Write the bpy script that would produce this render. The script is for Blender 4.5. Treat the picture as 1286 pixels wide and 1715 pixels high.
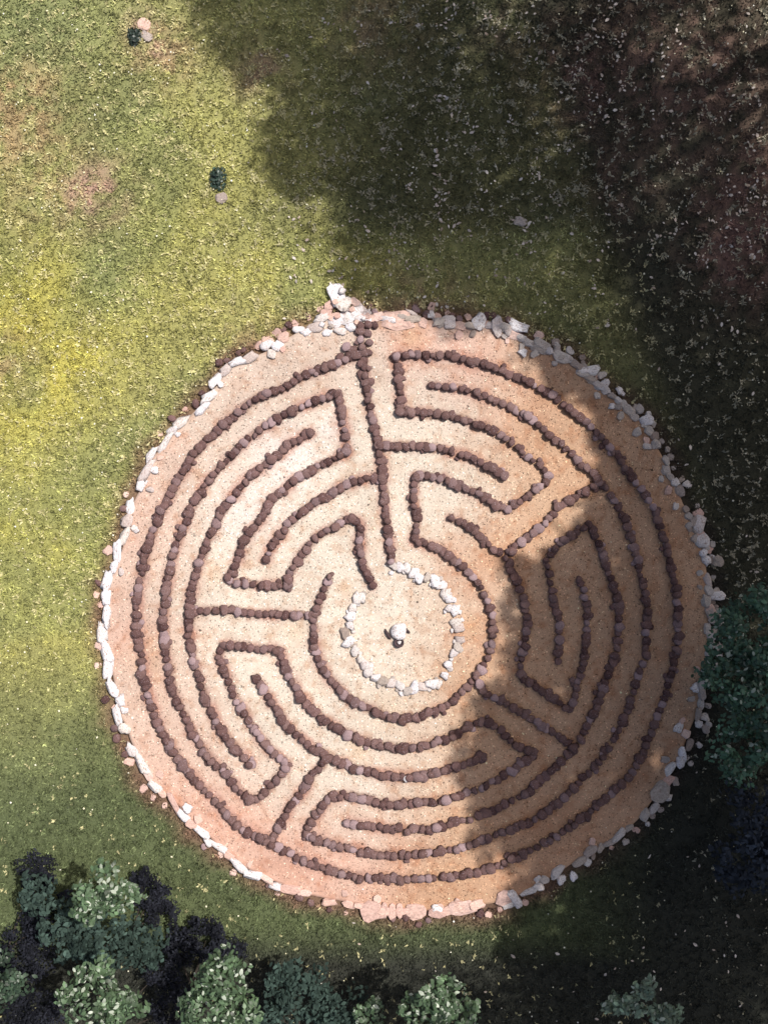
import bpy, math, random
import numpy as np
from mathutils import Vector, Matrix, noise

rng = np.random.default_rng(11)
random.seed(11)
for o in list(bpy.data.objects): bpy.data.objects.remove(o)
SC = bpy.context.scene
COL = SC.collection

# ------------------------------------------------------------------ camera, sky, sun, exposure
CAMZ = 30.0
PPM = 60.0                                     # pixels of the photograph per metre on the ground
NX, NY = 643.0, 857.5
cam_d = bpy.data.cameras.new('camera'); cam = bpy.data.objects.new('camera', cam_d); COL.objects.link(cam)
cam.location = (0, 0, CAMZ); cam.rotation_euler = (0, 0, 0)
cam_d.sensor_fit = 'VERTICAL'; cam_d.angle = 2*math.atan((1715/PPM/2)/CAMZ); cam_d.clip_end = 2000
SC.camera = cam

SUN_EL = math.radians(60)
SDX, SDY = 0.80, 0.60                          # horizontal direction towards the sun
w = bpy.data.worlds.new('World'); SC.world = w; w.use_nodes = True
nt = w.node_tree; bg = nt.nodes['Background']
sky = nt.nodes.new('ShaderNodeTexSky'); sky.sky_type = 'NISHITA'; sky.sun_disc = False
sky.sun_elevation = SUN_EL; sky.sun_rotation = math.atan2(SDX, SDY)
nt.links.new(sky.outputs[0], bg.inputs[0]); bg.inputs[1].default_value = 0.105
sky.dust_density = 5.0; sky.ozone_density = 0.4; sky.air_density = 1.0
sd = bpy.data.lights.new('sun', 'SUN'); sun = bpy.data.objects.new('sun', sd); COL.objects.link(sun)
sd.energy = 4.5; sd.angle = math.radians(0.9); sd.color = (1.0, 0.955, 0.90)
sun.rotation_euler = Vector((SDX*math.cos(SUN_EL), SDY*math.cos(SUN_EL), math.sin(SUN_EL))).to_track_quat('Z', 'Y').to_euler()
sun.location = (20, 15, 40)
SC.view_settings.view_transform = 'Standard'; SC.view_settings.look = 'None'
SC.view_settings.exposure = 0.10; SC.view_settings.gamma = 1.0
SC.view_settings.use_curve_mapping = False

# ------------------------------------------------------------------ helpers
def g(px, py): return ((px-NX)/PPM, (NY-py)/PPM)

def link(name, me, mat=None, parent=None, loc=None):
    o = bpy.data.objects.new(name, me); COL.objects.link(o)
    if mat is not None and me is not None and len(me.materials) == 0: me.materials.append(mat)
    if parent is not None: o.parent = parent
    if loc is not None: o.location = loc
    return o

def tag(o, label=None, cat=None, group=None, kind=None):
    if label: o['label'] = label
    if cat: o['category'] = cat
    if group: o['group'] = group
    if kind: o['kind'] = kind
    return o

def mesh_np(name, V, F, smooth=False, tint=None):
    """V (n,3); F (m,k) all the same size; tint (n,3) linear colours"""
    me = bpy.data.meshes.new(name)
    V = np.asarray(V, dtype=np.float32); F = np.asarray(F, dtype=np.int32)
    m, k = F.shape
    me.vertices.add(len(V)); me.vertices.foreach_set('co', V.ravel())
    me.loops.add(m*k); me.loops.foreach_set('vertex_index', F.ravel())
    me.polygons.add(m)
    me.polygons.foreach_set('loop_start', np.arange(0, m*k, k, dtype=np.int32))
    me.polygons.foreach_set('loop_total', np.full(m, k, dtype=np.int32))
    if smooth: me.polygons.foreach_set('use_smooth', np.ones(m, dtype=bool))
    if tint is not None:
        a = me.color_attributes.new('tint', 'FLOAT_COLOR', 'POINT')
        c = np.ones((len(V), 4), dtype=np.float32); c[:, :3] = tint
        a.data.foreach_set('color', c.ravel())
    me.update(calc_edges=True)
    return me

_tabs = {}
def vnoise(x, y, s, seed=0):
    """smooth value noise in 0..1, feature size s metres"""
    if seed not in _tabs: _tabs[seed] = np.random.default_rng(1000+seed).random((256, 256))
    T = _tabs[seed]
    x = np.asarray(x)/s+1000.3; y = np.asarray(y)/s+1000.7
    xi = np.floor(x).astype(int); yi = np.floor(y).astype(int)
    fx = x-xi; fy = y-yi; fx = fx*fx*(3-2*fx); fy = fy*fy*(3-2*fy)
    a = T[xi % 256, yi % 256]; b = T[(xi+1) % 256, yi % 256]; c = T[xi % 256, (yi+1) % 256]; d = T[(xi+1) % 256, (yi+1) % 256]
    return (a*(1-fx)+b*fx)*(1-fy)+(c*(1-fx)+d*fx)*fy
def fbm(x, y, s, seed=0, octs=3):
    t = 0; a = 1; n = 0
    for i in range(octs):
        t = t+a*vnoise(x, y, s/(2**i), seed+i); n += a; a *= .55
    return t/n
def sstep(a, b, x):
    t = np.clip((x-a)/(b-a), 0, 1); return t*t*(3-2*t)

# ------------------------------------------------------------------ materials
class NT:
    def __init__(s, name):
        s.m = bpy.data.materials.new(name); s.m.use_nodes = True
        s.t = s.m.node_tree; s.b = s.t.nodes['Principled BSDF']
    def n(s, typ, **kw):
        nd = s.t.nodes.new('ShaderNode'+typ)
        for k, v in kw.items(): setattr(nd, k, v)
        return nd
    def l(s, a, b): s.t.links.new(a, b)
    def coord(s, obj=True):
        return s.n('TexCoord').outputs['Object'] if obj else s.n('NewGeometry').outputs['Position']
    def noise(s, scale, vec, detail=3, rough=.55):
        nd = s.n('TexNoise'); nd.inputs['Scale'].default_value = scale; nd.inputs['Detail'].default_value = detail
        nd.inputs['Roughness'].default_value = rough; s.l(vec, nd.inputs['Vector']); return nd.outputs['Fac']
    def ramp(s, fac, stops):
        r = s.n('ValToRGB'); s.l(fac, r.inputs[0]); e = r.color_ramp.elements
        while len(e) < len(stops): e.new(0.5)
        for i, (p, c) in enumerate(stops): e[i].position = p; e[i].color = (*c, 1)
        return r.outputs[0]
    def mix(s, fac, a, b, mode='MIX'):
        m = s.n('Mix', data_type='RGBA', blend_type=mode)
        for sock, v in ((0, fac), (6, a), (7, b)):
            if isinstance(v, (int, float)): m.inputs[sock].default_value = v
            elif isinstance(v, tuple): m.inputs[sock].default_value = (*v, 1)
            else: s.l(v, m.inputs[sock])
        return m.outputs[2]
    def bump(s, h, strength, dist):
        b = s.n('Bump'); b.inputs['Strength'].default_value = strength; b.inputs['Distance'].default_value = dist
        s.l(h, b.inputs['Height']); s.l(b.outputs[0], s.b.inputs['Normal'])
    def out(s, col, rough=.8, spec=.3):
        if isinstance(col, tuple): s.b.inputs['Base Color'].default_value = (*col, 1)
        else: s.l(col, s.b.inputs['Base Color'])
        s.b.inputs['Roughness'].default_value = rough
        s.b.inputs['Specular IOR Level'].default_value = spec
        return s.m

def tinted(name, lo, hi, scale, rough=.9, spec=.2, bumpd=0.0, obj=False, transl=0.0):
    """base colour = tint attribute times a noise between lo and hi"""
    k = NT(name); c = k.coord(obj)
    at = k.n('Attribute', attribute_name='tint')
    f = k.noise(scale, c, 4, .65)
    r = k.ramp(f, [(.25, (lo,)*3), (.75, (hi,)*3)])
    col = k.mix(1.0, at.outputs['Color'], r, 'MULTIPLY')
    if bumpd: k.bump(f, .8, bumpd)
    m = k.out(col, rough, spec)
    if transl:
        tr = k.n('BsdfTranslucent'); k.l(col, tr.inputs[0])
        mx = k.n('MixShader'); mx.inputs[0].default_value = transl
        k.l(k.b.outputs[0], mx.inputs[1]); k.l(tr.outputs[0], mx.inputs[2])
        k.l(mx.outputs[0], k.t.nodes['Material Output'].inputs[0])
    return m

def stone_mat(name, cols, speck, speck_amt, scale=14, rough=.85):
    """colour chosen per object, mottled, with pale lichen specks"""
    k = NT(name); c = k.coord(True)
    oi = k.n('ObjectInfo')
    addv = k.n('VectorMath', operation='ADD'); k.l(c, addv.inputs[0]); k.l(oi.outputs['Location'], addv.inputs[1])
    v = addv.outputs[0]
    n = len(cols); base = k.ramp(oi.outputs['Random'], [(i/(n-1), cc) for i, cc in enumerate(cols)])
    f = k.noise(scale, v, 4, .65)
    mott = k.ramp(f, [(.28, (.62, .62, .62)), (.72, (1.35, 1.33, 1.3))])
    col = k.mix(1.0, base, mott, 'MULTIPLY')
    f2 = k.noise(scale*.55, v, 5, .7)
    sp = k.ramp(f2, [(1-speck_amt-.06, (0, 0, 0)), (1-speck_amt+.06, (1, 1, 1))])
    rg = k.n('SeparateColor'); k.l(sp, rg.inputs[0])
    col = k.mix(rg.outputs[0], col, speck)
    k.bump(f, .9, .012)
    return k.out(col, rough, .25)

M = {}
M['lawn'] = tinted('grass_soil', .45, 1.35, 26, bumpd=.02)
M['blade'] = tinted('grass_blade', .9, 1.1, 5, rough=.6, spec=.25, transl=.25)
M['gravel'] = tinted('gravel', .82, 1.16, 34, bumpd=.012)
M['pebble'] = tinted('pebble', .95, 1.05, 10)
M['soil'] = tinted('bare_soil', .6, 1.35, 18, bumpd=.02)
M['leaf'] = tinted('leaf', .9, 1.1, 6, rough=.42, spec=.5, transl=.22)
M['dark_leaf'] = tinted('dark_leaf', .8, 1.2, 6, rough=.8, spec=.08)
M['litter'] = tinted('leaf_litter', .7, 1.3, 12, rough=.7)
M['brown'] = stone_mat('brown_stone', [(.070, .034, .032), (.120, .066, .061), (.172, .100, .094), (.090, .047, .044), (.19, .118, .110), (.125, .070, .064), (.32, .23, .24), (.095, .050, .045), (.16, .095, .088)], (.52, .42, .46), .36, 17)
M['white'] = stone_mat('white_rock', [(.58, .54, .54), (.72, .70, .74), (.62, .56, .52), (.74, .72, .75), (.48, .40, .37)], (.33, .24, .20), .42, 12)
M['grey'] = stone_mat('grey_rock', [(.36, .30, .26), (.50, .45, .42), (.28, .22, .19), (.62, .58, .57)], (.24, .17, .14), .36, 10)
M['pink'] = stone_mat('pink_rock', [(.55, .36, .31), (.62, .43, .36), (.48, .32, .28), (.68, .50, .44)], (.36, .20, .15), .34, 9)
M['dark'] = stone_mat('dark_stone', [(.05, .035, .04), (.075, .05, .055)], (.2, .16, .17), .3, 16)
k = NT('bark'); c = k.coord(); f = k.noise(9, c, 5, .7)
col = k.ramp(f, [(.3, (.03, .024, .02)), (.7, (.085, .068, .055))]); k.bump(f, 1, .02); M['bark'] = k.out(col, .95, .1)

# ------------------------------------------------------------------ outline of the labyrinth bed (centres of the rim rocks, photograph pixels)
RIM = [(505,553),(470,572),(448,587),(407,607),(383,619),(350,664),(320,694),(300,717),(278,742),(257,764),(248,788),(240,811),(226,836),(216,862),(210,895),(205,920),(194,955),(181,979),(181,1007),(181,1037),(176,1070),(181,1093),(186,1117),(192,1145),(197,1168),(201,1196),(212,1217),(219,1240),(230,1262),(242,1290),(256,1311),(276,1330),(303,1352),(322,1380),(349,1400),(389,1434),(412,1453),(438,1465),(470,1480),(500,1494),(543,1504),(581,1510),(615,1518),(650,1524),(697,1526),(730,1523),(758,1523),(805,1515),(840,1510),(868,1499),(896,1486),(925,1467),(953,1449),(976,1436),(1022,1411),(1048,1391),(1071,1369),(1100,1328),(1128,1280),(1145,1250),(1151,1229),(1162,1205),(1168,1182),(1175,1150),(1180,1110),(1186,1060),(1187,1024),(1186,995),(1183,968),(1181,939),(1172,912),(1158,880),(1142,840),(1131,812),(1122,789),(1110,766),(1092,736),(1073,705),(1043,680),(1005,650),(978,625),(946,604),(912,584),(872,562),(832,550),(799,543),(753,540),(727,536),(690,535),(655,536),(625,528),(600,525),(570,528),(540,538)]
CX, CY = 680.0, 1030.0
_a = np.array([math.atan2(-(y-CY), x-CX) for x, y in RIM]); _r = np.array([math.hypot(x-CX, y-CY) for x, y in RIM])
_o = np.argsort(_a); _a = _a[_o]; _r = _r[_o]
def rim_r(a):
    return np.interp(a, np.concatenate([_a-2*math.pi, _a, _a+2*math.pi]), np.tile(_r, 3))
GX, GY = g(CX, CY)
def bed_frac(x, y):
    """distance from the bed's centre as a fraction of the outline"""
    dx = np.asarray(x)-GX; dy = np.asarray(y)-GY
    return np.hypot(dx, dy)*PPM/rim_r(np.arctan2(dy, dx))

# ------------------------------------------------------------------ ground colours (pigment of soil, grass and gravel by place, with shade mixed in)
def blobs(x, y, lst):
    t = np.zeros_like(np.asarray(x, dtype=float))
    for px, py, r, a in lst:
        bx, by = g(px, py); d = np.hypot(x-bx, y-by)/(r/PPM)
        t = np.maximum(t, a*np.exp(-d*d))
    return t
OLIVE = np.array([.36, .355, .145]); YEL = np.array([.50, .45, .105]); GREEN = np.array([.185, .235, .110])
DEEP = np.array([.036, .062, .028]); STRAW = np.array([.42, .32, .17]); PINKD = np.array([.46, .31, .23]); BROWN = np.array([.24, .14, .10])
def lerp(a, b, t): return a+(b-a)*np.asarray(t)[..., None]
def lawn_col(x, y):
    x = np.asarray(x, float); y = np.asarray(y, float)
    n1 = fbm(x, y, 3.2, 1); n2 = fbm(x, y, .8, 5); n3 = fbm(x, y, 1.7, 9); n4 = fbm(x, y, .28, 13); rag = .25+1.5*sstep(.36, .62, n4)
    c = np.broadcast_to(OLIVE, x.shape+(3,)).copy()
    c = lerp(c, YEL, np.clip(blobs(x, y, [(0,570,210,.95),(40,880,260,.5),(240,420,260,.35),(520,440,160,.35)])*(.4+1.2*n2), 0, 1))
    c = lerp(c, GREEN, np.clip(sstep(.48, .72, n1)*.40, 0, 1))
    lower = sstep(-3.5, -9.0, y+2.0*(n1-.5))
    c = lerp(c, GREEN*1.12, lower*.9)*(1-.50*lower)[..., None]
    c = lerp(c, GREEN, np.clip(blobs(x, y, [(60,60,170,.6),(180,470,60,.5),(0,420,90,.4)]), 0, 1))
    c = lerp(c, STRAW, np.clip(blobs(x, y, [(30,200,90,.75),(270,90,55,.6),(60,330,70,.4),(0,600,60,.55),(420,560,50,.35),(700,500,70,.3)])*(.3+1.4*n3)*rag, 0, 1))
    c = lerp(c, PINKD, np.clip(blobs(x, y, [(165,325,50,.85),(180,350,22,.7),(130,345,24,.5),(240,45,26,.7),(255,85,26,.45),(440,120,45,.4),(1265,410,70,.75),(1230,310,55,.5),(610,40,60,.35),(840,40,60,.3),(1000,140,60,.35),(700,515,45,.5),(760,520,40,.4)])*(.45+1.1*n2)*rag, 0, 1))
    br = bed_frac(x, y)
    c = lerp(c, BROWN, np.clip(sstep(1.085, 1.015, br+.07*(n2-.5))*.9, 0, 1))
    shady = sstep(3.0, 8.0, x+1.6*(n1-.5))*sstep(15, -3, y)           # mask for painting the trees' shade into the lawn colour
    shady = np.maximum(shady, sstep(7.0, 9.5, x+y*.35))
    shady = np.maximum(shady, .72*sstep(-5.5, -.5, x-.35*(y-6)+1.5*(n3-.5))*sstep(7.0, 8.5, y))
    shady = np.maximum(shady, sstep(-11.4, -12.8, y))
    shade_col = lerp(np.tile([.034, .034, .030], c.shape[:-1]+(1,)), np.array([.17, .10, .09]), np.clip(blobs(x, y, [(1255,400,95,1.3),(1290,300,80,1),(1150,120,160,.7),(960,130,90,.7),(640,40,80,.6),(1040,300,90,.4)])*rag, 0, 1))
    c = lerp(c, shade_col, shady*.92)
    return c*(.80+.4*n2)[..., None]

LINES = [
 ([(602,548),(603,568),(610,612),(612,643),(616,668),(624,703),(630,722),(632,748),(638,769),(641,792),(643,829),(646,862),(650,890),(653,913),(655,940)],
  'long nearly straight line of brown stones from the white rock pile to the inner ring'),
 ([(606,592),(588,600),(563,610),(545,617),(526,623),(512,631),(493,638),(477,650),(456,657),(435,666),(407,683),(383,706),(351,734),(320,772),(302,799),(288,825),(271,860),(260,885),(248,918),(241,951),(235,979),(231,1007),(231,1040),(234,1079),(240,1105),(241,1124),(246,1145),(253,1173),(262,1198),(274,1224),(286,1249),(303,1273),(324,1301),(345,1322),(366,1343),(384,1364),(405,1383),(429,1399),(453,1409),(483,1426),(520,1444),(555,1455),(595,1467),(632,1467),(674,1471),(710,1468),(748,1466),(789,1460),(821,1451),(863,1434),(898,1416),(935,1396),(982,1361),(1024,1326),(1054,1296),(1074,1259),(1089,1222),(1104,1185),(1116,1150),(1126,1112),(1133,1070),(1132,1030),(1130,990),(1121,949),(1111,912),(1104,887),(1095,857),(1079,830),(1059,803),(1029,761),(1000,729),(975,704),(950,684),(925,664),(900,650),(872,636),(841,622),(813,612),(781,604),(750,598),(720,597),(687,596),(664,598)],
  'outermost full ring of brown stones, next to the rim of pale rocks'),
 ([(664,600),(667,612),(667,643),(670,661),(672,678),(669,693),(685,690),(708,692),(739,694),(762,699),(783,706),(809,715),(834,724),(853,741),(872,757),(883,766),(902,780),(916,794),(918,803),(904,815),(886,829),(860,843),(848,854),(827,846),(813,836),(799,825),(776,818),(760,811),(739,802),(715,797),(696,798)],
  'angular hooked brown stone line in the upper right, its arrow corner pointing right'),
 ([(694,800),(693,812),(692,832),(694,848),(699,869),(695,890),(694,908),(715,911),(741,923),(755,934),(774,948),(790,965),(807,986),(814,1007),(821,1028),(823,1058),(821,1082),(816,1100),(808,1116),(795,1133),(776,1154),(757,1173),(736,1187),(708,1196),(680,1202),(650,1201),(615,1184),(594,1175),(575,1161),(559,1142),(545,1124),(534,1105),(526,1079),(525,1056),(526,1033),(533,1014),(540,995),(546,980),(552,968)],
  'brown stone line that circles closest around the small white ring'),
 ([(722,646),(750,648),(771,652),(795,659),(813,666),(837,675),(858,685),(879,696),(897,710),(918,727),(937,745),(952,758),(970,776),(985,788),(1003,806),(1017,822),(1029,842),(1042,867),(1049,887),(1057,907),(1064,934),(1069,954),(1074,974),(1079,1000),(1080,1030),(1080,1061),(1079,1090),(1072,1118),(1061,1150),(1049,1185),(1037,1219),(1020,1244),(1005,1269),(985,1291),(968,1306),(950,1324),(933,1341),(915,1355),(891,1371),(868,1381),(840,1392),(812,1402),(786,1413),(761,1420),(735,1423),(707,1427),(683,1430),(660,1430),(627,1427),(602,1425),(581,1418),(560,1413),(539,1406),(518,1397)],
  'second brown ring in, sweeping round the right side to the lower middle'),
 ([(513,1393),(517,1384),(522,1374),(532,1361),(541,1347),(552,1336),(567,1332),(590,1332),(613,1336),(637,1343),(660,1346),(679,1346),(702,1341),(728,1340),(750,1335),(777,1327),(805,1318),(826,1306),(845,1296),(863,1283),(880,1272),(895,1260),(881,1254),(862,1247),(846,1232),(834,1217),(818,1208),(800,1208),(785,1215),(771,1226),(755,1233),(739,1238),(722,1243),(704,1249),(685,1252),(661,1251),(643,1248),(624,1244),(605,1238),(589,1230),(572,1222),(558,1215),(545,1205),(533,1197),(521,1185),(510,1173),(500,1159),(491,1142),(482,1124),(475,1105),(469,1090),(461,1087)],
  'winding brown stone line through the lower middle with a pointed turn at lower right'),
 ([(454,1086),(433,1086),(416,1082),(397,1081),(378,1080),(367,1095),(376,1119),(386,1145),(397,1173),(407,1189),(414,1201),(425,1219),(440,1238),(456,1257),(471,1268),(482,1280),(475,1291),(459,1308),(445,1325),(429,1338),(415,1335),(398,1318),(380,1294),(360,1277),(344,1258),(332,1238),(318,1215),(309,1194),(298,1173),(292,1154),(286,1135),(283,1110),(278,1079),(276,1056),(276,1035),(279,1002),(283,979),(287,955),(290,937),(296,916),(304,895),(313,876),(323,850),(332,833),(348,809),(362,792),(376,777),(395,759),(414,738),(437,720),(456,707),(479,694),(498,686),(517,678),(540,668),(566,660)],
  'brown stone line on the left with a sharp elbow at the lower left'),
 ([(567,662),(570,675),(573,696),(575,710),(578,724),(580,741),(582,757),(556,771),(535,780),(517,792),(500,798),(487,811),(472,822),(458,835),(447,852),(438,869),(427,882),(417,896),(407,911),(402,925),(396,945),(388,960),(381,972),(397,976),(419,977),(440,981),(463,981),(482,980),(486,960),(498,941),(507,925),(519,911),(530,900),(542,891),(559,883),(573,874),(590,866),(603,878),(603,895),(603,913),(605,934),(610,951),(617,963),(624,980)],
  'zigzag brown stone line in the upper left ending beside the small white ring'),
 ([(522,725),(510,731),(493,741),(480,750),(470,760),(455,769),(442,780),(426,793),(409,808),(397,825),(386,839),(374,855),(363,877),(355,895),(346,913),(339,934),(331,957),(325,978),(321,1000),(319,1020),(318,1047),(320,1070),(323,1093),(327,1112),(334,1131),(341,1152),(348,1175),(358,1194),(369,1215),(379,1231),(390,1245),(407,1264),(421,1278)],
  'free-ended curved line of brown stones, third from the left edge of the bed'),
 ([(326,1025),(338,1024),(351,1021),(370,1021),(390,1022),(414,1026),(435,1028),(456,1028),(475,1029),(493,1030),(524,1030)],
  'short level line of brown stones running left from the ring round the white circle'),
 ([(447,935),(456,918),(465,902),(477,888),(489,871),(503,861),(514,852),(527,843),(547,832),(563,822),(578,813),(596,808),(612,802),(640,800)],
  'short curved line of brown stones branching left off the long straight line'),
 ([(636,748),(646,748),(669,748),(690,748),(708,749),(732,751),(753,756),(777,762),(799,771),(816,780),(830,789),(841,795)],
  'short curved line of brown stones branching right off the long straight line'),
 ([(1000,808),(988,817),(970,827),(950,840),(930,852),(914,874),(895,890),(879,902),(862,915),(853,925)],
  'short straight line of brown stones slanting between two rings at the upper right'),
 ([(755,868),(770,874),(790,885),(803,898),(818,911),(832,925),(848,937),(856,955),(866,974),(874,997),(879,1021),(881,1050),(877,1077),(873,1100),(869,1121),(876,1138),(893,1147),(911,1158),(930,1172),(951,1186),(960,1168),(965,1145),(970,1125),(976,1100),(979,1075),(981,1050),(981,1025),(978,1005),(973,985),(967,970)],
  'brown stone line right of the centre, doubled back at a V'),
 ([(932,1106),(935,1085),(936,1065),(934,1045),(930,1024),(925,999),(921,979),(918,959),(912,937),(925,920),(942,904),(957,895),(972,886),(986,879),(992,892),(1000,912),(1007,929),(1014,949),(1022,972),(1029,992),(1034,1019),(1034,1049),(1032,1079),(1025,1107),(1015,1130),(1007,1155),(997,1180),(985,1206),(973,1230),(957,1254),(935,1277),(911,1297),(891,1317),(873,1331),(849,1343),(826,1355),(798,1364),(775,1371),(747,1380),(718,1385),(683,1388),(648,1386),(623,1383),(599,1379),(582,1377)],
  'third brown ring in on the right, one free end at the bottom middle'),
 ([(795,1136),(803,1146),(813,1160),(829,1168),(848,1178),(869,1191),(890,1202),(907,1216),(926,1226),(945,1240),(962,1253)],
  'short straight line of brown stones slanting down to the right below the centre'),
 ([(430,1137),(440,1148),(449,1163),(461,1182),(472,1198),(484,1217),(493,1226),(507,1237),(521,1248),(535,1257),(549,1265),(564,1274),(583,1281),(609,1290),(632,1295),(648,1297),(665,1299),(697,1298),(718,1295),(740,1290),(757,1284),(775,1278),(793,1271),(806,1265)],
  'free-ended brown stone arc below the centre with one bright white stone in it'),
 ([(546,1268),(539,1282),(527,1291),(518,1304),(513,1318),(499,1334),(485,1350),(479,1364),(471,1378),(457,1404)],
  'short line of brown stones slanting down left to the outermost ring'),
]

def _dist_grid():
    P = []
    for pts, lab in LINES:
        Q = np.array([g(*p) for p in pts]); seg = np.hypot(*(Q[1:]-Q[:-1]).T); c = np.concatenate([[0], np.cumsum(seg)])
        t = np.arange(0, c[-1], .10); P.append(np.stack([np.interp(t, c, Q[:, 0]), np.interp(t, c, Q[:, 1])], -1))
    P = np.concatenate(P).astype(np.float32); a = np.arange(-9.2, 9.2, .06, dtype=np.float32)
    gx_ = a+np.float32(GX); gy_ = a+np.float32(GY); D = np.empty((len(a), len(a)), np.float32)
    for i_, xx in enumerate(gx_):
        Pn = P[np.abs(P[:, 0]-xx) < .6]
        if len(Pn) == 0: D[i_] = 1; continue
        D[i_] = np.sqrt(((gy_[:, None]-Pn[None, :, 1])**2+(xx-Pn[None, :, 0])**2).min(1))
    return D
_D = _dist_grid()
def line_dist(x, y):
    i_ = np.clip(((np.asarray(x)-GX+9.2)/.06+.5).astype(int), 0, _D.shape[0]-1); j_ = np.clip(((np.asarray(y)-GY+9.2)/.06+.5).astype(int), 0, _D.shape[1]-1)
    return _D[i_, j_]

# big lawn sheet, fine cells where the picture looks
def axis(lim, far):
    a = np.arange(-lim, lim+.01, .22); f = []; v = lim
    while v < far: v = v*1.25+.5; f.append(v)
    f = np.array(f); return np.concatenate([-f[::-1], a, f])
ax_, ay_ = axis(14.0, 420), axis(18.0, 420)
X, Y = np.meshgrid(ax_, ay_, indexing='ij')
fr = bed_frac(X, Y)
far = sstep(30, 13, np.hypot(X, Y))
Z = ((fbm(X, Y, 2.5, 21)-.5)*.10)*far*np.clip((fr-.95)*4, 0, 1)
Z = np.where(fr < 1.03, -.03, Z-.02*(fr < 1.08))
nx, ny = X.shape
idx = np.arange(nx*ny).reshape(nx, ny)
F = np.stack([idx[:-1, :-1], idx[1:, :-1], idx[1:, 1:], idx[:-1, 1:]], -1).reshape(-1, 4)
V = np.stack([X, Y, Z], -1).reshape(-1, 3)
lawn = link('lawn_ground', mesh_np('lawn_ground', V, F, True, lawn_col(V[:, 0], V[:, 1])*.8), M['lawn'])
tag(lawn, 'patchy olive and green lawn around the round gravel bed', kind='structure')
def lawn_z(x, y):
    return ((fbm(x, y, 2.5, 21)-.5)*.10)*np.clip((bed_frac(x, y)-.95)*4, 0, 1)

# gravel bed, slightly raised, a closed thick disc
CREAM = np.array([.575, .500, .420]); SALM = np.array([.520, .325, .252]); ROSE = np.array([.55, .33, .26]); ORNG = np.array([.50, .29, .13])
def gravel_col(x, y):
    x = np.asarray(x, float); y = np.asarray(y, float)
    n1 = fbm(x, y, 1.6, 31); n2 = fbm(x, y, .5, 35); n3 = fbm(x, y, .9, 39); n5 = fbm(x, y, .16, 43, 2)
    c = np.broadcast_to(CREAM, x.shape+(3,)).copy()
    f = bed_frac(x, y); ang = np.degrees(np.arctan2(y-GY, x-GX))
    c = lerp(c, np.array([.490, .375, .308]), np.clip(sstep(.55, .95, f+.15*(n1-.5))*.75, 0, 1))
    south = sstep(-165, -120, ang)*sstep(-20, -60, ang)
    c = lerp(c, SALM, np.clip(sstep(.72, .98, f)*south*1.1+sstep(.55, .9, f)*.35*(ang < -90)+sstep(.80, 1.0, f)*.45*(ang > 140), 0, 1)*(.55+.6*n1))
    c = lerp(c, ROSE, np.clip(blobs(x, y, [(700,570,55,.8),(790,590,70,.75),(880,690,70,.65),(960,780,50,.45),(800,950,60,.7),(795,1060,45,.75),(780,640,60,.5),(880,900,50,.6),(690,1500,200,.35),(200,1070,50,.45),(940,760,60,.5),(260,900,60,.25),(780,1330,60,.35)])*(.4+1.0*n2), 0, 1))
    c = lerp(c, ORNG, .8*np.clip(blobs(x, y, [(935,885,16,.6),(790,1050,22,.55),(250,1100,40,.3),(600,1255,22,.45),(580,985,12,.45),(690,565,24,.5),(495,1055,22,.35),(360,960,20,.35),(650,1190,40,.3),(830,1230,40,.4),(920,1130,40,.35),(1080,700,60,.3)]), 0, 1))
    c = lerp(c, np.array([.70, .62, .60]), np.clip(blobs(x, y, [(480,770,60,.6),(420,850,60,.45),(560,720,30,.5)]), 0, 1))
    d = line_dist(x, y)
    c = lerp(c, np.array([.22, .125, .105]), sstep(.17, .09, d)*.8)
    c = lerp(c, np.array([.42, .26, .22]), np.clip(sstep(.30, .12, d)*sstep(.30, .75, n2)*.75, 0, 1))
    c = lerp(c, np.array([.46, .285, .175]), np.clip(sstep(.8, 4.6, x-.25*y+1.8*(n1-.5))*.85, 0, 1))   # warm brown tree shade painted into the gravel colour
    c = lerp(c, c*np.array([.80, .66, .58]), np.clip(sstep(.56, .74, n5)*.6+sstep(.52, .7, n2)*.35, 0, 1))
    return c*(.88+.24*n3)[..., None]
NR, NA = 110, 500
rr = np.linspace(0, 1, NR+1)[1:]; aa = np.linspace(-math.pi, math.pi, NA, endpoint=False)
R_, A_ = np.meshgrid(rr, aa, indexing='ij')
RM = rim_r(A_)/PPM
gx = GX+np.cos(A_)*R_*RM*.997; gy = GY+np.sin(A_)*R_*RM*.997
BEDZ = .07
def bed_z(x, y): return BEDZ+(fbm(x, y, 1.3, 51)-.5)*.035
gz = bed_z(gx, gy)
V = [np.array([[GX, GY, float(bed_z(GX, GY))]]), np.stack([gx, gy, gz], -1).reshape(-1, 3)]
low = np.stack([gx[-1]*1.0, gy[-1], np.full(NA, -.05)], -1)
V = np.concatenate(V+[low])
F = []
for j in range(NA): F.append((0, 1+j, 1+(j+1) % NA, 0))
tri = [(0, 1+j, 1+(j+1) % NA) for j in range(NA)]
q = []
for i in range(NR):
    for j in range(NA):
        j2 = (j+1) % NA
        a0 = 1+i*NA+j; b0 = 1+i*NA+j2; a1 = 1+(i+1)*NA+j; b1 = 1+(i+1)*NA+j2
        q += [(a0, a1, b1), (a0, b1, b0)]
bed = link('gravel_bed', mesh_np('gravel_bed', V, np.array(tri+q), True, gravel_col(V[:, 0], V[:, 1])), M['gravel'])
tag(bed, 'round raised bed of cream and pinkish gravel between the stone lines', kind='structure')

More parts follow.
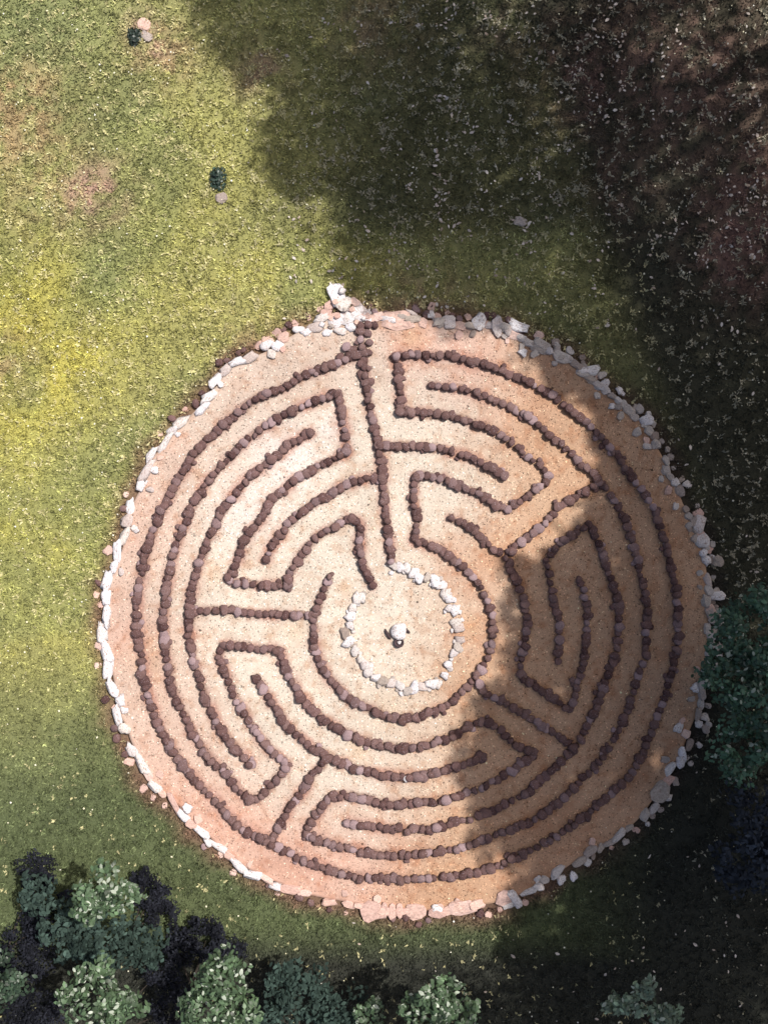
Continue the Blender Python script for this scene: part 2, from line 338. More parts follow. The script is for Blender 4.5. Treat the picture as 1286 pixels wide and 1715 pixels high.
# ------------------------------------------------------------------ stones
def stone_mesh(name, seed, sub, flat, rough, smooth=True, box=0.0):
    import bmesh
    bm = bmesh.new(); bmesh.ops.create_icosphere(bm, subdivisions=sub, radius=.5)
    off = Vector((seed*7.31, seed*3.17, seed*1.93))
    for v in bm.verts:
        p = v.co.copy()
        if box: p = Vector([math.copysign(abs(t*2)**(1-box), t)/2 for t in p])
        d = 1+rough*noise.noise(p*2.2+off)+rough*.4*noise.noise(p*5+off)
        p = p*d
        p.z = min(p.z, .40+.05*noise.noise(p*4+off))
        p.z *= flat
        v.co = p
    me = bpy.data.meshes.new(name); bm.to_mesh(me); bm.free()
    if smooth: me.polygons.foreach_set('use_smooth', [True]*len(me.polygons))
    return me
def meshes_for(mat, n, tagname, **kw):
    out = []
    for i in range(n):
        me = stone_mesh('%s_mesh' % tagname, i+hash_(tagname), **kw); me.materials.append(mat); out.append(me)
    return out
def hash_(s): return sum(ord(c) for c in s) % 50
def drum_mesh(name, seed):
    """squat rounded stone with a slightly worn, level top"""
    r = random.Random(seed); n = 9
    rings = [(.44, -.30), (.52, .05), (.50, .34), (.40, .47)]
    ecc = r.uniform(.84, 1.0); ph = [r.uniform(.90, 1.09) for _ in range(n)]
    V = []; F = []
    for (rad, z) in rings:
        for i in range(n):
            a = 2*math.pi*i/n; q_ = rad*ph[i]*r.uniform(.96, 1.04)
            V.append((q_*math.cos(a), q_*math.sin(a)*ecc, z+r.uniform(-.03, .03)))
    V.append((r.uniform(-.06, .06), r.uniform(-.06, .06), .47+r.uniform(-.05, .06)))
    for k_ in range(3):
        for i in range(n):
            a = k_*n+i; b = k_*n+(i+1) % n; F += [(a, b, b+n), (a, b+n, a+n)]
    for i in range(n): F.append((3*n+i, 3*n+(i+1) % n, 4*n))
    me = mesh_np(name, np.array(V), np.array(F), True); return me
BROWNS = []
for i in range(6):
    me = drum_mesh('brown_stone_mesh', 50+i); me.materials.append(M['brown']); BROWNS.append(me)
BROWNS += meshes_for(M['brown'], 9, 'brown_lump', sub=2, flat=.8, rough=.48, smooth=True, box=.12)
WHITES = meshes_for(M['white'], 10, 'white_rock', sub=2, flat=.62, rough=.75, smooth=True, box=.25)
GREYS = meshes_for(M['grey'], 8, 'grey_rock', sub=2, flat=.75, rough=.5, smooth=False, box=.25)
PINKS = meshes_for(M['pink'], 6, 'pink_rock', sub=2, flat=.5, rough=.5, smooth=False, box=.4)

def put(name, me, root, x, y, z, sx, sy, sz, rot, tilt=.12):
    o = bpy.data.objects.new(name, me); COL.objects.link(o); o.parent = root
    rl = root.location
    o.location = (x-rl.x, y-rl.y, z-rl.z)
    o.rotation_euler = (random.uniform(-tilt, tilt), random.uniform(-tilt, tilt), rot)
    o.scale = (sx, sy, sz)
    return o

def resample(pts, step):
    P = np.array([g(*p) for p in pts]); seg = np.hypot(*(P[1:]-P[:-1]).T); s = np.concatenate([[0], np.cumsum(seg)])
    out = []; d = 0.0
    while d <= s[-1]+1e-6:
        out.append((np.interp(d, s, P[:, 0]), np.interp(d, s, P[:, 1]))); d += step()
    out.append((P[-1, 0], P[-1, 1]))
    return out

def border(pts, label):
    step = lambda: random.uniform(.160, .225)
    R = resample(pts, step)
    ox, oy = R[0]
    root = link('stone_border', None, loc=(ox, oy, BEDZ)); tag(root, label, 'stone border', 'lines of brown stones that form the labyrinth')
    for x, y in R:
        s = random.uniform(.205, .30)
        if random.random() < .12: s *= .8
        x += random.gauss(0, .016); y += random.gauss(0, .016)
        h = random.uniform(.17, .27)
        put('stone', random.choice(BROWNS), root, x, y, float(bed_z(x, y))+h*.36, s, s*random.uniform(.78, 1.15), h, random.uniform(0, 6.28), .25)
        if random.random() < .30:
            a = random.uniform(0, 6.28); t = random.uniform(.10, .16); s2 = random.uniform(.12, .18)
            put('stone', random.choice(BROWNS), root, x+math.cos(a)*t, y+math.sin(a)*t, float(bed_z(x, y))+.05, s2, s2, .12, random.uniform(0, 6.28))
    return len(R)

random.seed(21)
for pts, lab in LINES: border(pts, lab)
# doubled stones beside the head of the long line, and the one white stone of the lower arc
head = bpy.data.objects['stone_border']
for px, py in [(617,545),(628,546),(617,560),(619,575),(618,592),(590,588),(580,582),(604,610),(570,600),(606,628),(620,640)]:
    x, y = g(px, py); s = random.uniform(.20, .28)
    put('stone', random.choice(BROWNS), head, x, y, BEDZ+.06, s, s, .18, random.uniform(0, 6))
arc = [o for o in bpy.data.objects if o.get('label', '').startswith('free-ended brown stone arc')][0]
x, y = g(680, 1301); o = put('stone', WHITES[3], arc, x, y, BEDZ+.12, .2, .2, .24, .4); o['label'] = 'single bright white stone'

# ------------------------------------------------------------------ rim of pale rocks
def zone(a):
    """a: compass angle in degrees, 0 right, 90 top -> (mesh sets with weights, length range, width, rubble)"""
    if 95 < a <= 128: return [(WHITES, .75), (PINKS, .25)], (.26, .50), .24, 1.6
    if 128 < a <= 180 or a <= -150: return [(WHITES, .92), (PINKS, .08)], (.30, .66), .25, 1.0
    if -150 < a <= -112: return [(WHITES, .45), (PINKS, .55)], (.26, .60), .20, .9
    if -112 < a <= -66: return [(PINKS, .92), (WHITES, .08)], (.26, .60), .20, 1.0
    if -66 < a <= -25: return [(GREYS, .65), (PINKS, .15), (WHITES, .2)], (.22, .50), .20, 1.1
    if -25 < a <= 62: return [(GREYS, .72), (WHITES, .14), (PINKS, .14)], (.20, .38), .22, 1.3
    return [(WHITES, .35), (GREYS, .35), (PINKS, .3)], (.22, .44), .24, 1.4
ox, oy = g(RIM[0][0], RIM[0][1])
rim = link('rock_edging', None, loc=(ox, oy, 0)); tag(rim, 'uneven outer rim of white, grey and pink rocks around the gravel bed', 'rock edging')
random.seed(5)
a = 0.0; cnt = 0
def pick(ws):
    t = random.random(); s = 0
    for m_, w_ in ws:
        s += w_
        if t <= s: return random.choice(m_)
    return random.choice(ws[-1][0])
while a < 2*math.pi:
    r0 = float(rim_r(a if a <= math.pi else a-2*math.pi))/PPM
    deg = math.degrees(a); deg = deg-360 if deg > 180 else deg
    ws, lr, wd, rub = zone(deg)
    L = random.uniform(*lr); da = L*.86/r0
    am = a+da/2; r1 = float(rim_r(am if am <= math.pi else am-2*math.pi))/PPM+random.gauss(0, .06)
    am2 = am+.02; r2 = float(rim_r(am2 if am2 <= math.pi else am2-2*math.pi))/PPM
    x, y = GX+math.cos(am)*r1, GY+math.sin(am)*r1
    tang = math.atan2(GY+math.sin(am2)*r2-y, GX+math.cos(am2)*r2-x)
    h = random.uniform(.20, .32)
    if random.random() < (.93 if abs(deg) > 120 else .80): put('rock', pick(ws), rim, x, y, h*.30, L*1.06, wd*random.uniform(.8, 1.25), h, am+math.pi/2+random.uniform(-.3, .3), .2)
    for _ in range(2 if random.random() < rub-1 else (1 if random.random() < rub else 0)):
        rr_ = r1+random.choice([-1, 1, 1])*random.uniform(.15, .30)
        t_ = am+random.uniform(-.5, .5)*da; s = random.uniform(.12, .23)
        xx, yy = GX+math.cos(t_)*rr_, GY+math.sin(t_)*rr_
        zz = (BEDZ if rr_ < r1 else .0)+s*.2
        if cnt < 330: put('rock', random.choice(PINKS+PINKS+BROWNS+[pick(ws)]) if rr_ > r1 and abs(deg) > 62 else pick(ws), rim, xx, yy, zz, s*1.2, s, s*.8, random.uniform(0, 6.28), .3)
        cnt += 1
    a += da
# slabs sticking out at the bottom, the big round rock at lower right, and single larger ones at the right
for px, py, l, w_, rot, mm in [(622,1524,.62,.52,.3,PINKS),(644,1522,.18,.42,0,PINKS),(657,1523,.22,.44,0,PINKS),(669,1523,.2,.4,0,PINKS),(696,1524,.62,.40,0,PINKS),(733,1522,.30,.30,0,WHITES),(770,1519,.75,.42,.1,PINKS),(862,1503,.25,.5,.5,WHITES),(845,1500,.5,.4,.2,PINKS),
                               (1104,1326,.60,.55,.6,GREYS),(1140,1262,.22,.4,.1,WHITES),(1173,905,.35,.42,.2,WHITES),(1166,878,.38,.50,.1,WHITES),(1197,997,.42,.28,0,WHITES),(1200,940,.3,.3,0,GREYS),(1081,704,.32,.34,.3,WHITES),(1009,646,.36,.28,.4,WHITES),(982,622,.62,.28,0,WHITES),(940,600,.55,.34,-.5,GREYS),(905,583,.55,.36,-.4,GREYS),
                               (663,538,.85,.55,0,PINKS),(687,524,.34,.12,-.5,WHITES),(753,541,.36,.34,0,WHITES),(802,541,.40,.46,.4,WHITES),(832,549,.30,.62,.2,WHITES),(868,548,.62,.30,-.3,WHITES),(850,556,.2,.3,.2,WHITES)]:
    x, y = g(px, py); put('rock', random.choice(mm), rim, x, y, .09, l, w_, .26, rot, .08)

# pile of pale flat rocks at the head of the labyrinth
x0, y0 = g(570, 520)
pile = link('rock_pile', None, loc=(x0, y0, 0)); tag(pile, 'heap of bright white flat rocks at the head of the long straight line', 'rock pile')
for px, py, l, w_, rot, z, mm in [(566,496,.46,.58,.2,.1,WHITES),(576,512,.42,.40,.1,.16,WHITES),(583,532,.60,.42,.3,.1,WHITES),(560,540,.46,.34,0,.08,WHITES),(604,518,.34,.26,-.6,.1,WHITES),(612,528,.3,.22,-.5,.1,PINKS),(594,507,.3,.2,-.7,.12,PINKS),(546,526,.34,.3,.4,.06,PINKS),(535,536,.3,.26,.3,.05,WHITES),(528,550,.42,.26,.4,.08,WHITES),(547,558,.30,.2,.1,.07,WHITES),(553,512,.30,.26,.3,.07,PINKS),(586,548,.3,.24,.2,.09,WHITES),(602,534,.3,.22,.1,.1,WHITES),(570,556,.34,.18,0,.09,WHITES),(622,534,.24,.2,.2,.08,PINKS),(515,556,.36,.2,.5,.06,WHITES),(562,508,.16,.14,.4,.2,PINKS),(573,489,.18,.15,.9,.2,WHITES),(590,520,.16,.15,.4,.19,PINKS),(566,531,.17,.14,.4,.17,PINKS),(555,548,.16,.12,.3,.13,GREYS),(578,521,.14,.12,.3,.2,GREYS),(540,545,.15,.12,1,.13,WHITES),(597,542,.14,.12,1,.14,PINKS),(608,536,.14,.1,.2,.16,WHITES)]:
    x, y = g(px, py); put('rock', random.choice(mm), pile, x, y, z, l, w_, .22, rot, .2)

# inner ring of white stones
RING = [(659,948),(668,951),(680,953),(692,960),(702,966),(715,967),(729,974),(738,981),(745,993),(754,1004),(762,1019),(755,1017),(760,1040),(768,1050),(770,1070),(768,1082),(759,1095),(752,1110),(742,1128),(733,1144),(722,1143),(707,1147),(695,1152),(681,1155),(668,1148),(655,1144),(640,1140),(628,1132),(618,1120),(610,1112),(602,1103),(594,1088),(583,1075),(580,1058),(588,1046),(587,1030),(590,1016),(598,1004),(606,998)]
x0, y0 = g(675, 1050)
ring = link('stone_ring', None, loc=(x0, y0, BEDZ)); tag(ring, 'small ring of whitish stones around the middle of the labyrinth', 'stone ring')
random.seed(9)
for px, py in RING:
    x, y = g(px+random.uniform(-2, 2), py+random.uniform(-2, 2)); s = random.uniform(.20, .32)
    mm = WHITES if random.random() < .85 else GREYS
    put('stone', random.choice(mm), ring, x, y, BEDZ+.06, s*1.15, s*.9, s*.85, random.uniform(0, 6.28), .2)
    if random.random() < .75:
        d = random.uniform(.12, .2); t_ = random.uniform(0, 6.28); s = random.uniform(.09, .15)
        put('stone', random.choice(WHITES+GREYS), ring, x+d*math.cos(t_), y+d*math.sin(t_), BEDZ+.03, s, s, s, t_, .3)

# centre piece: white boulder, dark slivers, small dark cup with a white pebble in it
x, y = g(668, 1056)
b = link('white_boulder', stone_mesh('white_boulder_mesh', 3, 3, .75, .35), M['white'], loc=(x, y, BEDZ+.12)); b.scale = (.46, .42, .34); b.rotation_euler = (.1, -.1, .5)
tag(b, 'rounded white boulder in the very middle of the labyrinth', 'boulder')
for (px, py, l, w_, rot, lab) in [(649, 1061, .30, .09, -1.1, 'thin dark stone sliver left of the white boulder'), (681, 1055, .24, .09, -.75, 'thin dark stone sliver right of the white boulder')]:
    x, y = g(px, py); o = link('dark_stone', stone_mesh('dark_stone_mesh', px % 7, 2, .7, .4), M['dark'], loc=(x, y, BEDZ+.05)); o.scale = (l, w_, .2); o.rotation_euler = (0, 0, rot)
    tag(o, lab, 'stone')
x, y = g(668, 1075); n = 14; V = []; F = []
prof = [(.085, 0), (.125, .05), (.14, .13), (.115, .145), (.085, .07), (.0, .045)]
for r_, z_ in prof:
    for i in range(n):
        an = 2*math.pi*i/n; V.append((r_*math.cos(an), r_*math.sin(an), z_))
for k_ in range(len(prof)-1):
    for i in range(n):
        a0 = k_*n+i; b0 = k_*n+(i+1) % n; F.append((a0, b0, b0+n, a0+n))
cup = link('stone_cup', mesh_np('stone_cup_mesh', np.array(V), np.array(F), True), M['dark'], loc=(x, y, BEDZ+.005))
tag(cup, 'small dark round stone cup just below the white boulder', 'cup')
pb = link('pebble', WHITES[2], loc=(x, y, BEDZ+.10)); pb.scale = (.11, .10, .10); tag(pb, 'tiny white pebble lying inside the dark stone cup', 'pebble')

# ------------------------------------------------------------------ gravel grains (stuff)
def octas(P, S, tint):
    """P (n,3), S (n,) -> little squashed random octahedra"""
    n = len(P)
    base = np.array([[1,0,0],[0,1,0],[-1,0,0],[0,-1,0],[0,0,.7],[0,0,-.7]], float)
    rot = rng.uniform(0, 6.28, n); cs, sn = np.cos(rot), np.sin(rot)
    sc_ = S[:, None, None]*rng.uniform(.55, 1.25, (n, 6, 1))
    B = base[None]*sc_
    Xr = B[..., 0]*cs[:, None]-B[..., 1]*sn[:, None]; Yr = B[..., 0]*sn[:, None]+B[..., 1]*cs[:, None]
    V = np.stack([Xr+P[:, :1], Yr+P[:, 1:2], B[..., 2]+P[:, 2:3]], -1).reshape(-1, 3)
    f = np.array([[0,1,4],[1,2,4],[2,3,4],[3,0,4]])
    F = (f[None]+6*np.arange(n)[:, None, None]).reshape(-1, 3)
    return V, F, np.repeat(tint, 6, axis=0)
n = 90000
rad = np.sqrt(rng.random(n)); an = rng.uniform(-math.pi, math.pi, n); rm = rim_r(an)/PPM*.985
px_ = GX+np.cos(an)*rad*rm; py_ = GY+np.sin(an)*rad*rm
S = rng.uniform(.010, .026, n); S[rng.random(n) < .03] *= 1.6
lum = np.exp(rng.normal(-.05, .38, n)); dk = rng.random(n) < .10; lum[dk] *= .40
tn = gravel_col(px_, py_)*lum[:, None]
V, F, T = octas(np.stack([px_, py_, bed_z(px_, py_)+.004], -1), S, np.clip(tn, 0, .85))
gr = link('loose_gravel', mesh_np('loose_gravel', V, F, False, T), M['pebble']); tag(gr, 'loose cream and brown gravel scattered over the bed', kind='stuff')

# ------------------------------------------------------------------ grass (stuff)
def blades(x, y, z, h, wd, tint, nb):
    """nb leaning triangles per tuft"""
    n = len(x); N = n*nb
    x = np.repeat(x, nb); y = np.repeat(y, nb); z = np.repeat(z, nb); h = np.repeat(h, nb); wd = np.repeat(wd, nb); T = np.repeat(tint, nb, axis=0)
    az = rng.uniform(0, 2*math.pi, N); lean = rng.uniform(.35, 1.25, N)
    bx = x+rng.normal(0, .022, N); by = y+rng.normal(0, .022, N)
    dx, dy = np.cos(az), np.sin(az)
    tx = bx+dx*h*np.sin(lean); ty = by+dy*h*np.sin(lean); tz = z+h*np.cos(lean)
    mx_, my_, mz = bx+dx*h*.5*np.sin(lean*.7), by+dy*h*.5*np.sin(lean*.7), z+h*.62*np.cos(lean*.7)
    V = np.stack([np.stack([bx-dy*wd*.6, by+dx*wd*.6, z-.01], -1), np.stack([bx+dy*wd*.6, by-dx*wd*.6, z-.01], -1),
                  np.stack([mx_+dy*wd, my_-dx*wd, mz], -1), np.stack([tx, ty, tz], -1), np.stack([mx_-dy*wd, my_+dx*wd, mz], -1)], 1).reshape(-1, 3)
    f = np.array([[0,1,2],[0,2,4],[4,2,3]]); F = (f[None]+5*np.arange(N)[:, None, None]).reshape(-1, 3)
    T = T*rng.uniform(.8, 1.2, (N, 1))
    return V, F, np.repeat(T, 5, axis=0)
n = 125000
x = rng.uniform(-11.6, 11.6, n); y = rng.uniform(-15.2, 15.2, n); f = bed_frac(x, y)
keep = (f > 1.015)
keep &= ~((x > 6.5) & (rng.random(n) < .35))
x, y = x[keep], y[keep]; n = len(x)
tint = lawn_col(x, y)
lum = np.exp(rng.normal(-.03, .34, n)); tint = tint*lum[:, None]
cl = fbm(x, y, .22, 61, 2); tint = tint*(.62+.80*cl)[:, None]
hc = fbm(x, y, .16, 91, 2)
hot = (rng.random(n) < .9*sstep(.60, .74, hc))*(y > -4.5+3*fbm(x, y, 2, 95))+(rng.random(n) < .02)
hot = hot.astype(bool)
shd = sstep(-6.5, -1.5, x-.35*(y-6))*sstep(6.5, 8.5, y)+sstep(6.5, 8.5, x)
hotc = lerp(np.tile([.72, .66, .36], (n, 1)), np.array([.52, .48, .36]), np.clip(shd, 0, 1))  # dry tips dulled in the shaded area, painted into the blade colour
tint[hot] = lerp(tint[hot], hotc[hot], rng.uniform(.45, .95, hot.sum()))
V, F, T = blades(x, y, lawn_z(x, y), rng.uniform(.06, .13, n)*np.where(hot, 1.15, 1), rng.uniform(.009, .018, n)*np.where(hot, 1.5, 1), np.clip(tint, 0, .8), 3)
gs = link('grass', mesh_np('grass', V, F, False, T), M['blade']); tag(gs, 'short tufty grass with pale dry tips', kind='stuff')
# flowers and fallen straw bits
n = 3200
x = rng.uniform(-11.4, 11.4, n); y = rng.uniform(-15, 15, n); f = bed_frac(x, y); cl = fbm(x, y, 1.1, 71)
keep = (f > 1.03) & (rng.random(n) < np.where(y > -6, .95, .35)*sstep(.3, .6, cl)); x, y = x[keep], y[keep]; n = len(x)
P = np.stack([x, y, lawn_z(x, y)+rng.uniform(.05, .09, n)], -1)
tn = lerp(np.tile([.72, .66, .40], (n, 1)), np.array([.75, .74, .66]), rng.random(n))
V, F, T = octas(P, rng.uniform(.014, .034, n), tn)
fl = link('clover_flowers', mesh_np('clover_flowers', V, F, False, T), M['pebble']); tag(fl, 'tiny cream flower heads dotted over the lawn', kind='stuff')

# ------------------------------------------------------------------ trees and bushes
def leaves(C, Nrm, size, tint, oval=True):
    n = len(C)
    up = np.tile([0, 0, 1.0], (n, 1)); nn = Nrm*.7+up*.75+rng.normal(0, .42, (n, 3)); nn /= np.linalg.norm(nn, axis=1, keepdims=True)
    t = np.cross(nn, rng.normal(0, 1, (n, 3))); t /= np.linalg.norm(t, axis=1, keepdims=True); b = np.cross(nn, t)
    s = size[:, None]
    if oval:
        pts = [C-t*s, C-t*s*.25+b*s*.55+nn*s*.12, C+t*s*.5+b*s*.42+nn*s*.10, C+t*s*1.05-nn*s*.1, C+t*s*.5-b*s*.42+nn*s*.10, C-t*s*.25-b*s*.55+nn*s*.12]
        V = np.stack(pts, 1).reshape(-1, 3); f = np.array([[0,1,5],[1,2,4],[1,4,5],[2,3,4]]); k_ = 6
    else:
        pts = [C-t*s, C+b*s*.65, C+t*s, C-b*s*.65]; V = np.stack(pts, 1).reshape(-1, 3); f = np.array([[0,1,2],[0,2,3]]); k_ = 4
    F = (f[None]+k_*np.arange(n)[:, None, None]).reshape(-1, 3)
    return V, F, np.repeat(tint, k_, axis=0)
def tube(p0, p1, r0, r1, n=7, bend=.0):
    p0, p1 = np.array(p0, float), np.array(p1, float); V = []; F = []
    K = 4; off = rng.normal(0, bend, 3)
    ax = p1-p0; ax = ax/np.linalg.norm(ax); u = np.cross(ax, [0.3, .8, .1]); u /= np.linalg.norm(u); v = np.cross(ax, u)
    for k_ in range(K+1):
        t = k_/K; c = p0+(p1-p0)*t+off*math.sin(math.pi*t); r = r0+(r1-r0)*t
        for i in range(n):
            a_ = 2*math.pi*i/n; V.append(c+r*(math.cos(a_)*u+math.sin(a_)*v))
    for k_ in range(K):
        for i in range(n):
            a0 = k_*n+i; b0 = k_*n+(i+1) % n; F.append((a0, b0, b0+n, a0+n))
    return V, F
def tree(name, base, lobes, leaf, per_m2, tint, label, cat, group=None, trunk_r=.14, oval=True, spread=.33, lm='leaf'):
    """base (x,y); lobes: world ellipsoids (x,y,z,r); foliage as leaf clumps over every lobe"""
    root = link(name, None, loc=(base[0], base[1], 0)); tag(root, label, cat, group)
    b3 = np.array([base[0], base[1], 0.0])
    top = min(l[2] for l in lobes)
    mean = np.mean([l[:3] for l in lobes], axis=0)
    fork = np.array([base[0]*.75+mean[0]*.25, base[1]*.75+mean[1]*.25, top*.5])
    V, F = tube(b3-b3, fork-b3, trunk_r, trunk_r*.7, bend=.06)
    tr = link('trunk', mesh_np('trunk', np.array(V), np.array(F), True), M['bark'], root)
    for l in lobes:
        V, F = tube(fork-b3, np.array(l[:3])-b3, trunk_r*.5, trunk_r*.12, 6, .1)
        link('limb', mesh_np('limb', np.array(V), np.array(F), True), M['bark'], root)
    allC, allN, allT = [], [], []
    for (lx, ly, lz, lr) in lobes:
        K = int(16+lr*9)
        d = rng.normal(0, 1, (K, 3)); d[:, 2] = np.abs(d[:, 2])*1.0-.35; d /= np.linalg.norm(d, axis=1, keepdims=True)
        cc = np.array([lx, ly, lz])+d*lr*rng.uniform(.45, .9, (K, 1))*np.array([1, 1, .8])
        cr = lr*spread*rng.uniform(.6, 1.25, K)
        bright = np.exp(rng.normal(0, .25, K))
        m_ = int(per_m2*lr*lr*math.pi/K)+4
        dd = rng.normal(0, 1, (K, m_, 3)); dd /= np.linalg.norm(dd, axis=2, keepdims=True); dd[..., 2] = np.where(dd[..., 2] < -.3, -dd[..., 2], dd[..., 2])
        C = cc[:, None]+dd*cr[:, None, None]*rng.uniform(.55, 1.12, (K, m_, 1))
        allC.append(C.reshape(-1, 3)); allN.append(dd.reshape(-1, 3)); allT.append(np.repeat(bright, m_))
    C = np.concatenate(allC); Nn = np.concatenate(allN); B = np.concatenate(allT)
    ok = C[:, 2] > .05; C, Nn, B = C[ok], Nn[ok], B[ok]; n = len(C)
    T = np.array(tint)[None]*(B*np.exp(rng.normal(0, .28, n)))[:, None]
    pale = (rng.random(n) < .08) & (tint[1] > .1); T[pale] = lerp(T[pale], np.array([.55, .60, .50]), .7)
    V, F, T = leaves(C-b3, Nn, leaf*rng.uniform(.7, 1.3, n), np.clip(T, 0, .8), oval)
    cr = link('crown', mesh_np('crown', V, F, False, T), M[lm], root); cr['kind'] = 'stuff'
    return root

def seen(px, py, z):
    """ground point under a thing at height z that the camera sees at px, py"""
    k_ = (CAMZ-z)/CAMZ; x, y = g(px, py); return x*k_, y*k_
TG = (.075, .120, .062); TD = (.040, .066, .040)
T_SHADED = (.030, .048, .040); T_SHADE = (.012, .013, .018)  # leaf colours with shade painted in; the darker one imitates shadow itself
low = [
 ('small_tree', [(172,1478,4.0,.66),(205,1500,3.8,.5),(150,1515,3.7,.5)], TG, 'leafy green tree at lower left, highest up the picture of the bottom row', 'tree'),
 ('small_tree', [(110,1560,1.9,.8),(70,1500,1.5,.6),(180,1580,2.0,.8),(240,1580,1.7,.7)], T_SHADED, 'bluish bush with shade painted into its leaves, below the highest of the lower left trees', 'bush'),
 ('small_tree', [(60,1460,.5,.55),(90,1540,.5,.85),(40,1600,.5,.8)], T_SHADE, 'added black leaf clump imitating shade along the left side of the lower left tree', 'bush'),  # this and the other near-black clumps are added in place of ground shadow
 ('small_tree', [(255,1502,.5,.55),(275,1530,.5,.5),(240,1475,.4,.4)], T_SHADE, 'added black leaf clump imitating shade just right of the lower left tree crown', 'bush'),
 ('small_tree', [(345,1575,.5,.78),(385,1590,.4,.5),(310,1585,.45,.55)], T_SHADE, 'added black leaf clump imitating a shadow above the brightest bottom tree', 'bush'),
 ('small_tree', [(160,1665,3.8,.85),(200,1695,3.6,.7)], TG, 'low round leafy tree at the bottom edge, second from the left corner', 'tree'),
 ('small_tree', [(375,1635,4.0,.72),(350,1680,3.8,.75),(400,1690,3.7,.6)], TG, 'brightest round leafy tree at the bottom edge, left of the middle', 'tree'),
 ('small_tree', [(500,1655,1.5,.85),(560,1690,1.3,.8),(455,1700,1.2,.6)], T_SHADED, 'dull bush with shade painted into its leaves, right of the brightest bottom tree', 'bush'),
 ('small_tree', [(738,1672,3.8,.62),(705,1700,3.6,.65),(770,1695,3.5,.5)], TG, 'leafy tree with pale specks on the bottom edge, right of the middle', 'tree'),
 ('small_tree', [(618,1700,2.0,.45)], TG, 'small sparse bush left of the speckled bottom tree', 'bush'),
 ('small_tree', [(1080,1655,3.0,.32),(1062,1682,2.9,.34),(1025,1680,2.6,.32),(1110,1705,2.6,.5)], (.16, .22, .15), 'lone leafy sprig in the dark lower right near the bottom edge', 'tree'),
 ('small_tree', [(5,1640,2.0,.75)], TD, 'dim bush cut by the left edge near the bottom corner', 'bush'),
 ('small_tree', [(275,1620,1.2,.55),(290,1685,1.3,.7),(60,1690,1.0,.8)], T_SHADE, 'added black leaf clump imitating shade between the second and the brightest bottom tree', 'bush'),
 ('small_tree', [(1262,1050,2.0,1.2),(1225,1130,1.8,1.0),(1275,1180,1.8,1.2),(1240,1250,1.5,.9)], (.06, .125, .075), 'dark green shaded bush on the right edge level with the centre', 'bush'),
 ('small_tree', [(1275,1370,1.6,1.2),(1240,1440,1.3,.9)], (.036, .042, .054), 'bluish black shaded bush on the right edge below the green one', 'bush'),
]
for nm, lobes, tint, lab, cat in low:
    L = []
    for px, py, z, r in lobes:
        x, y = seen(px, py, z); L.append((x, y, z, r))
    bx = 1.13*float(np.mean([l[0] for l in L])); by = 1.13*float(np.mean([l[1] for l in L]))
    tree(nm if cat == 'tree' else 'bush', (bx, by), L, .070 if tint[1] > .02 else .042, 300 if tint[1] > .02 else 800, tint, lab, cat, None, .06, lm='leaf' if tint[1] > .05 else 'dark_leaf')  # 'bush' also names the added T_SHADE clumps that imitate shadow
# tall trees outside the frame whose shade lies over the lawn and the right half of the bed.
SH = math.cos(SUN_EL)/math.sin(SUN_EL)
def above(px, py, z):
    """point at height z whose shadow falls on photograph pixel px, py"""
    x, y = g(px, py); return x+SDX*SH*z, y+SDY*SH*z
tall = [
 ([(440,-90,12,2.6),(600,40,13,2.9),(470,30,11,1.9),(510,255,13,1.3),(560,160,12.5,2.0)], 'tall dense tree beyond the top edge, its shade edging the bright lawn'),
 ([(700,330,15,2.6),(680,200,14,2.6),(620,270,14,1.8),(760,100,13,3.0),(670,420,15,1.7),(800,420,15,2.4),(760,470,15,1.3),(650,455,15,1.0),(850,490,15,1.2)], 'tall spreading tree past the upper right corner shading the lawn above the bed'),
 ([(950,180,14,3.2),(940,420,15.5,2.9),(1120,300,15,3.2),(1100,60,13,3.0),(1060,520,15.5,2.6)], 'broad tall tree past the right edge near the top'),
 ([(925,560,15,.9),(985,625,15,1.15),(1060,720,15,1.25),(1075,840,14.8,1.2),(1180,640,14.5,2.8),(1260,440,14,2.0),(1080,620,15.5,1.7),(1250,820,14,3.0),(1130,800,14.5,2.0)], 'tall tree past the right edge level with the upper bed'),
 ([(1010,940,14,1.7),(1150,900,14,2.0),(940,1060,14.5,1.9),(1100,1010,13.5,2.4),(1050,1150,14,2.2),(1200,1060,13,2.5),(905,970,14.5,1.0)], 'tall tree past the right edge level with the middle of the bed'),
 ([(880,1220,14,1.7),(1000,1290,13.5,2.4),(900,1360,14,1.9),(1130,1240,13,2.4),(1080,1430,13,2.9),(830,1290,14.5,1.1)], 'tall tree past the right edge level with the lower bed'),
 ([(1200,1500,12,3.0),(1060,1600,12.5,2.8),(930,1560,13,1.8),(1240,1330,12.5,2.4)], 'tall tree past the lower right corner'),
 ([(860,1680,12,2.1),(715,1735,16,1.6),(620,1750,17.5,1.3),(960,1720,12,2.4),(1180,1640,11,2.6)], 'tall tree past the bottom right, shading the dark strip below the bed'),
]
for lobes, lab in tall:
    L = []
    for px, py, z, r in lobes:
        x, y = above(px, py, z); L.append((x, y, z, r))
    bx = max(12.0, float(np.mean([l[0] for l in L]))+1.5) if lobes[0][1] > 250 or lobes[0][0] > 800 else float(np.mean([l[0] for l in L]))
    by = float(np.mean([l[1] for l in L]))
    if bx < 12: by = max(by, 17.5)
    dens = 125 if 'level with' in lab else (56 if 'corner shading' in lab or 'near the top' in lab else 72)
    tree('tall_tree', (bx, by), L, .16, dens, (.06, .09, .035), lab, 'tree', None, .3, False, .36)

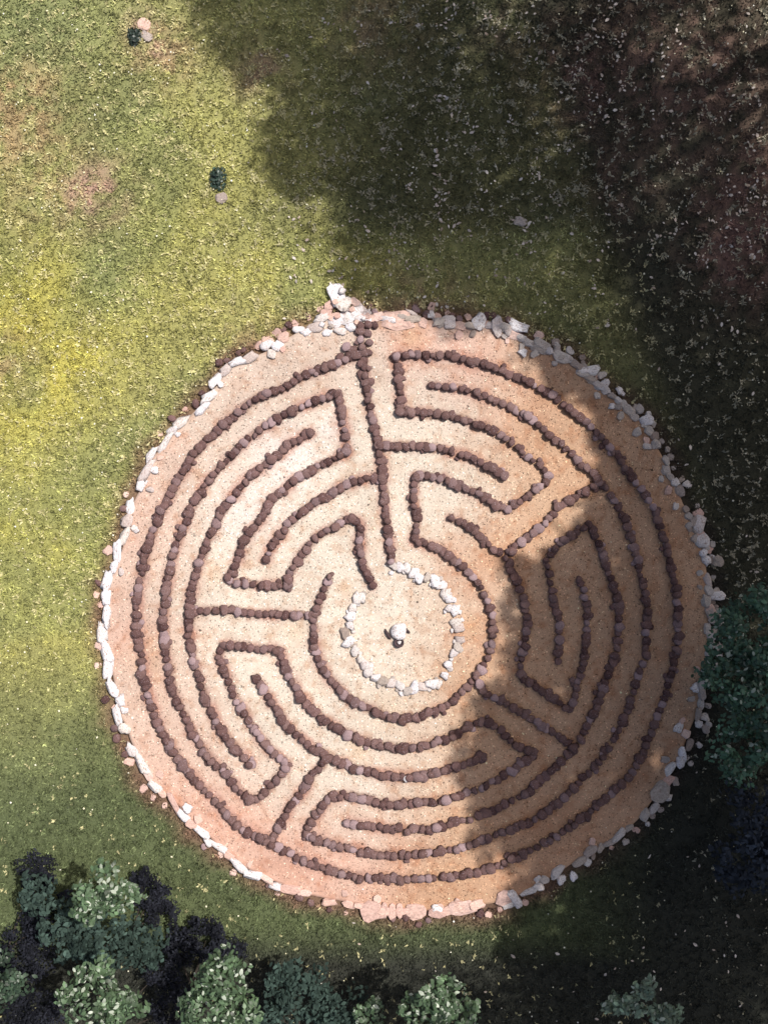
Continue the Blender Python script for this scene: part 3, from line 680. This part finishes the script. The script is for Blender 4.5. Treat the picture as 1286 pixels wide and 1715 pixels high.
# ------------------------------------------------------------------ small things on the lawn
def weed(px, py, r, tint, label, stone):
    x, y = g(px, py); root = link('weed_clump', None, loc=(x, y, 0)); tag(root, label, 'plant')
    n = 260; d = rng.normal(0, 1, (n, 3)); d[:, 2] = np.abs(d[:, 2]); d /= np.linalg.norm(d, axis=1, keepdims=True)
    C = d*r*rng.uniform(.3, 1, (n, 1))*np.array([.75, 1.1, .8])
    V, F, T = leaves(C, d, rng.uniform(.035, .07, n), np.array(tint)[None]*np.exp(rng.normal(0, .3, n))[:, None])
    lf = link('leaves', mesh_np('weed_leaves', V, F, False, T), M['leaf'], root); lf['kind'] = 'stuff'
    V, F = tube((0, 0, -.02), (0, .02, r*.6), .02, .008, 6); link('stem', mesh_np('stem', np.array(V), np.array(F), True), M['bark'], root)
weed(366, 300, .34, (.035, .060, .045), 'dark leafy weed alone on the sunlit lawn above the bed', None)
weed(226, 62, .26, (.03, .045, .035), 'small dark weed beside pinkish stones near the top left', None)
lab_s = {(372,332): 'pale stone at the foot of the lone dark weed', (242,42): 'pinkish stone above the small dark weed near the top', (247,62): 'grey stone right of the small dark weed near the top left',
         (870,372): 'pale added stone imitating a sun fleck in the shaded lawn above the bed'}  # last stone is added to imitate a fleck of sunlight
for (px, py), lab in lab_s.items():
    x, y = g(px, py); mm = PINKS if 'pinkish' in lab and 'left of' not in lab else GREYS
    o = link('lawn_stone', random.choice(mm), loc=(x, y, .05)); s = random.uniform(.2, .32); o.scale = (s*1.2, s, s*.6); o.rotation_euler = (0, 0, random.uniform(0, 6)); tag(o, lab, 'stone')
# fallen leaves under the trees at the top and right
n = 22000
x = rng.uniform(-6, 11.3, n); y = rng.uniform(-14.8, 15, n); f = bed_frac(x, y)
k_ = sstep(-4, 0, x)*(f > 1.03)*np.where(y > 5, .75, .07)+.6*blobs(x, y, [(1255,400,95,1)]); keep = rng.random(n) < k_*sstep(.50, .66, fbm(x, y, .42, 81))*(.25+.75*sstep(.35, .6, fbm(x, y, 2.2, 85))); x, y = x[keep], y[keep]; n = len(x)
P = np.stack([x, y, lawn_z(x, y)+.07], -1)
V, F, T = leaves(P, np.tile([0, 0, 1.0], (n, 1)), rng.uniform(.025, .065, n)*rng.uniform(.6, 1.4, n), lerp(np.tile([.36, .28, .22], (n, 1)), np.array([.66, .60, .55]), rng.random(n)))
tag(link('fallen_leaves', mesh_np('fallen_leaves', V, F, False, T), M['litter']), 'dry pale leaves fallen on the shaded grass', kind='stuff')
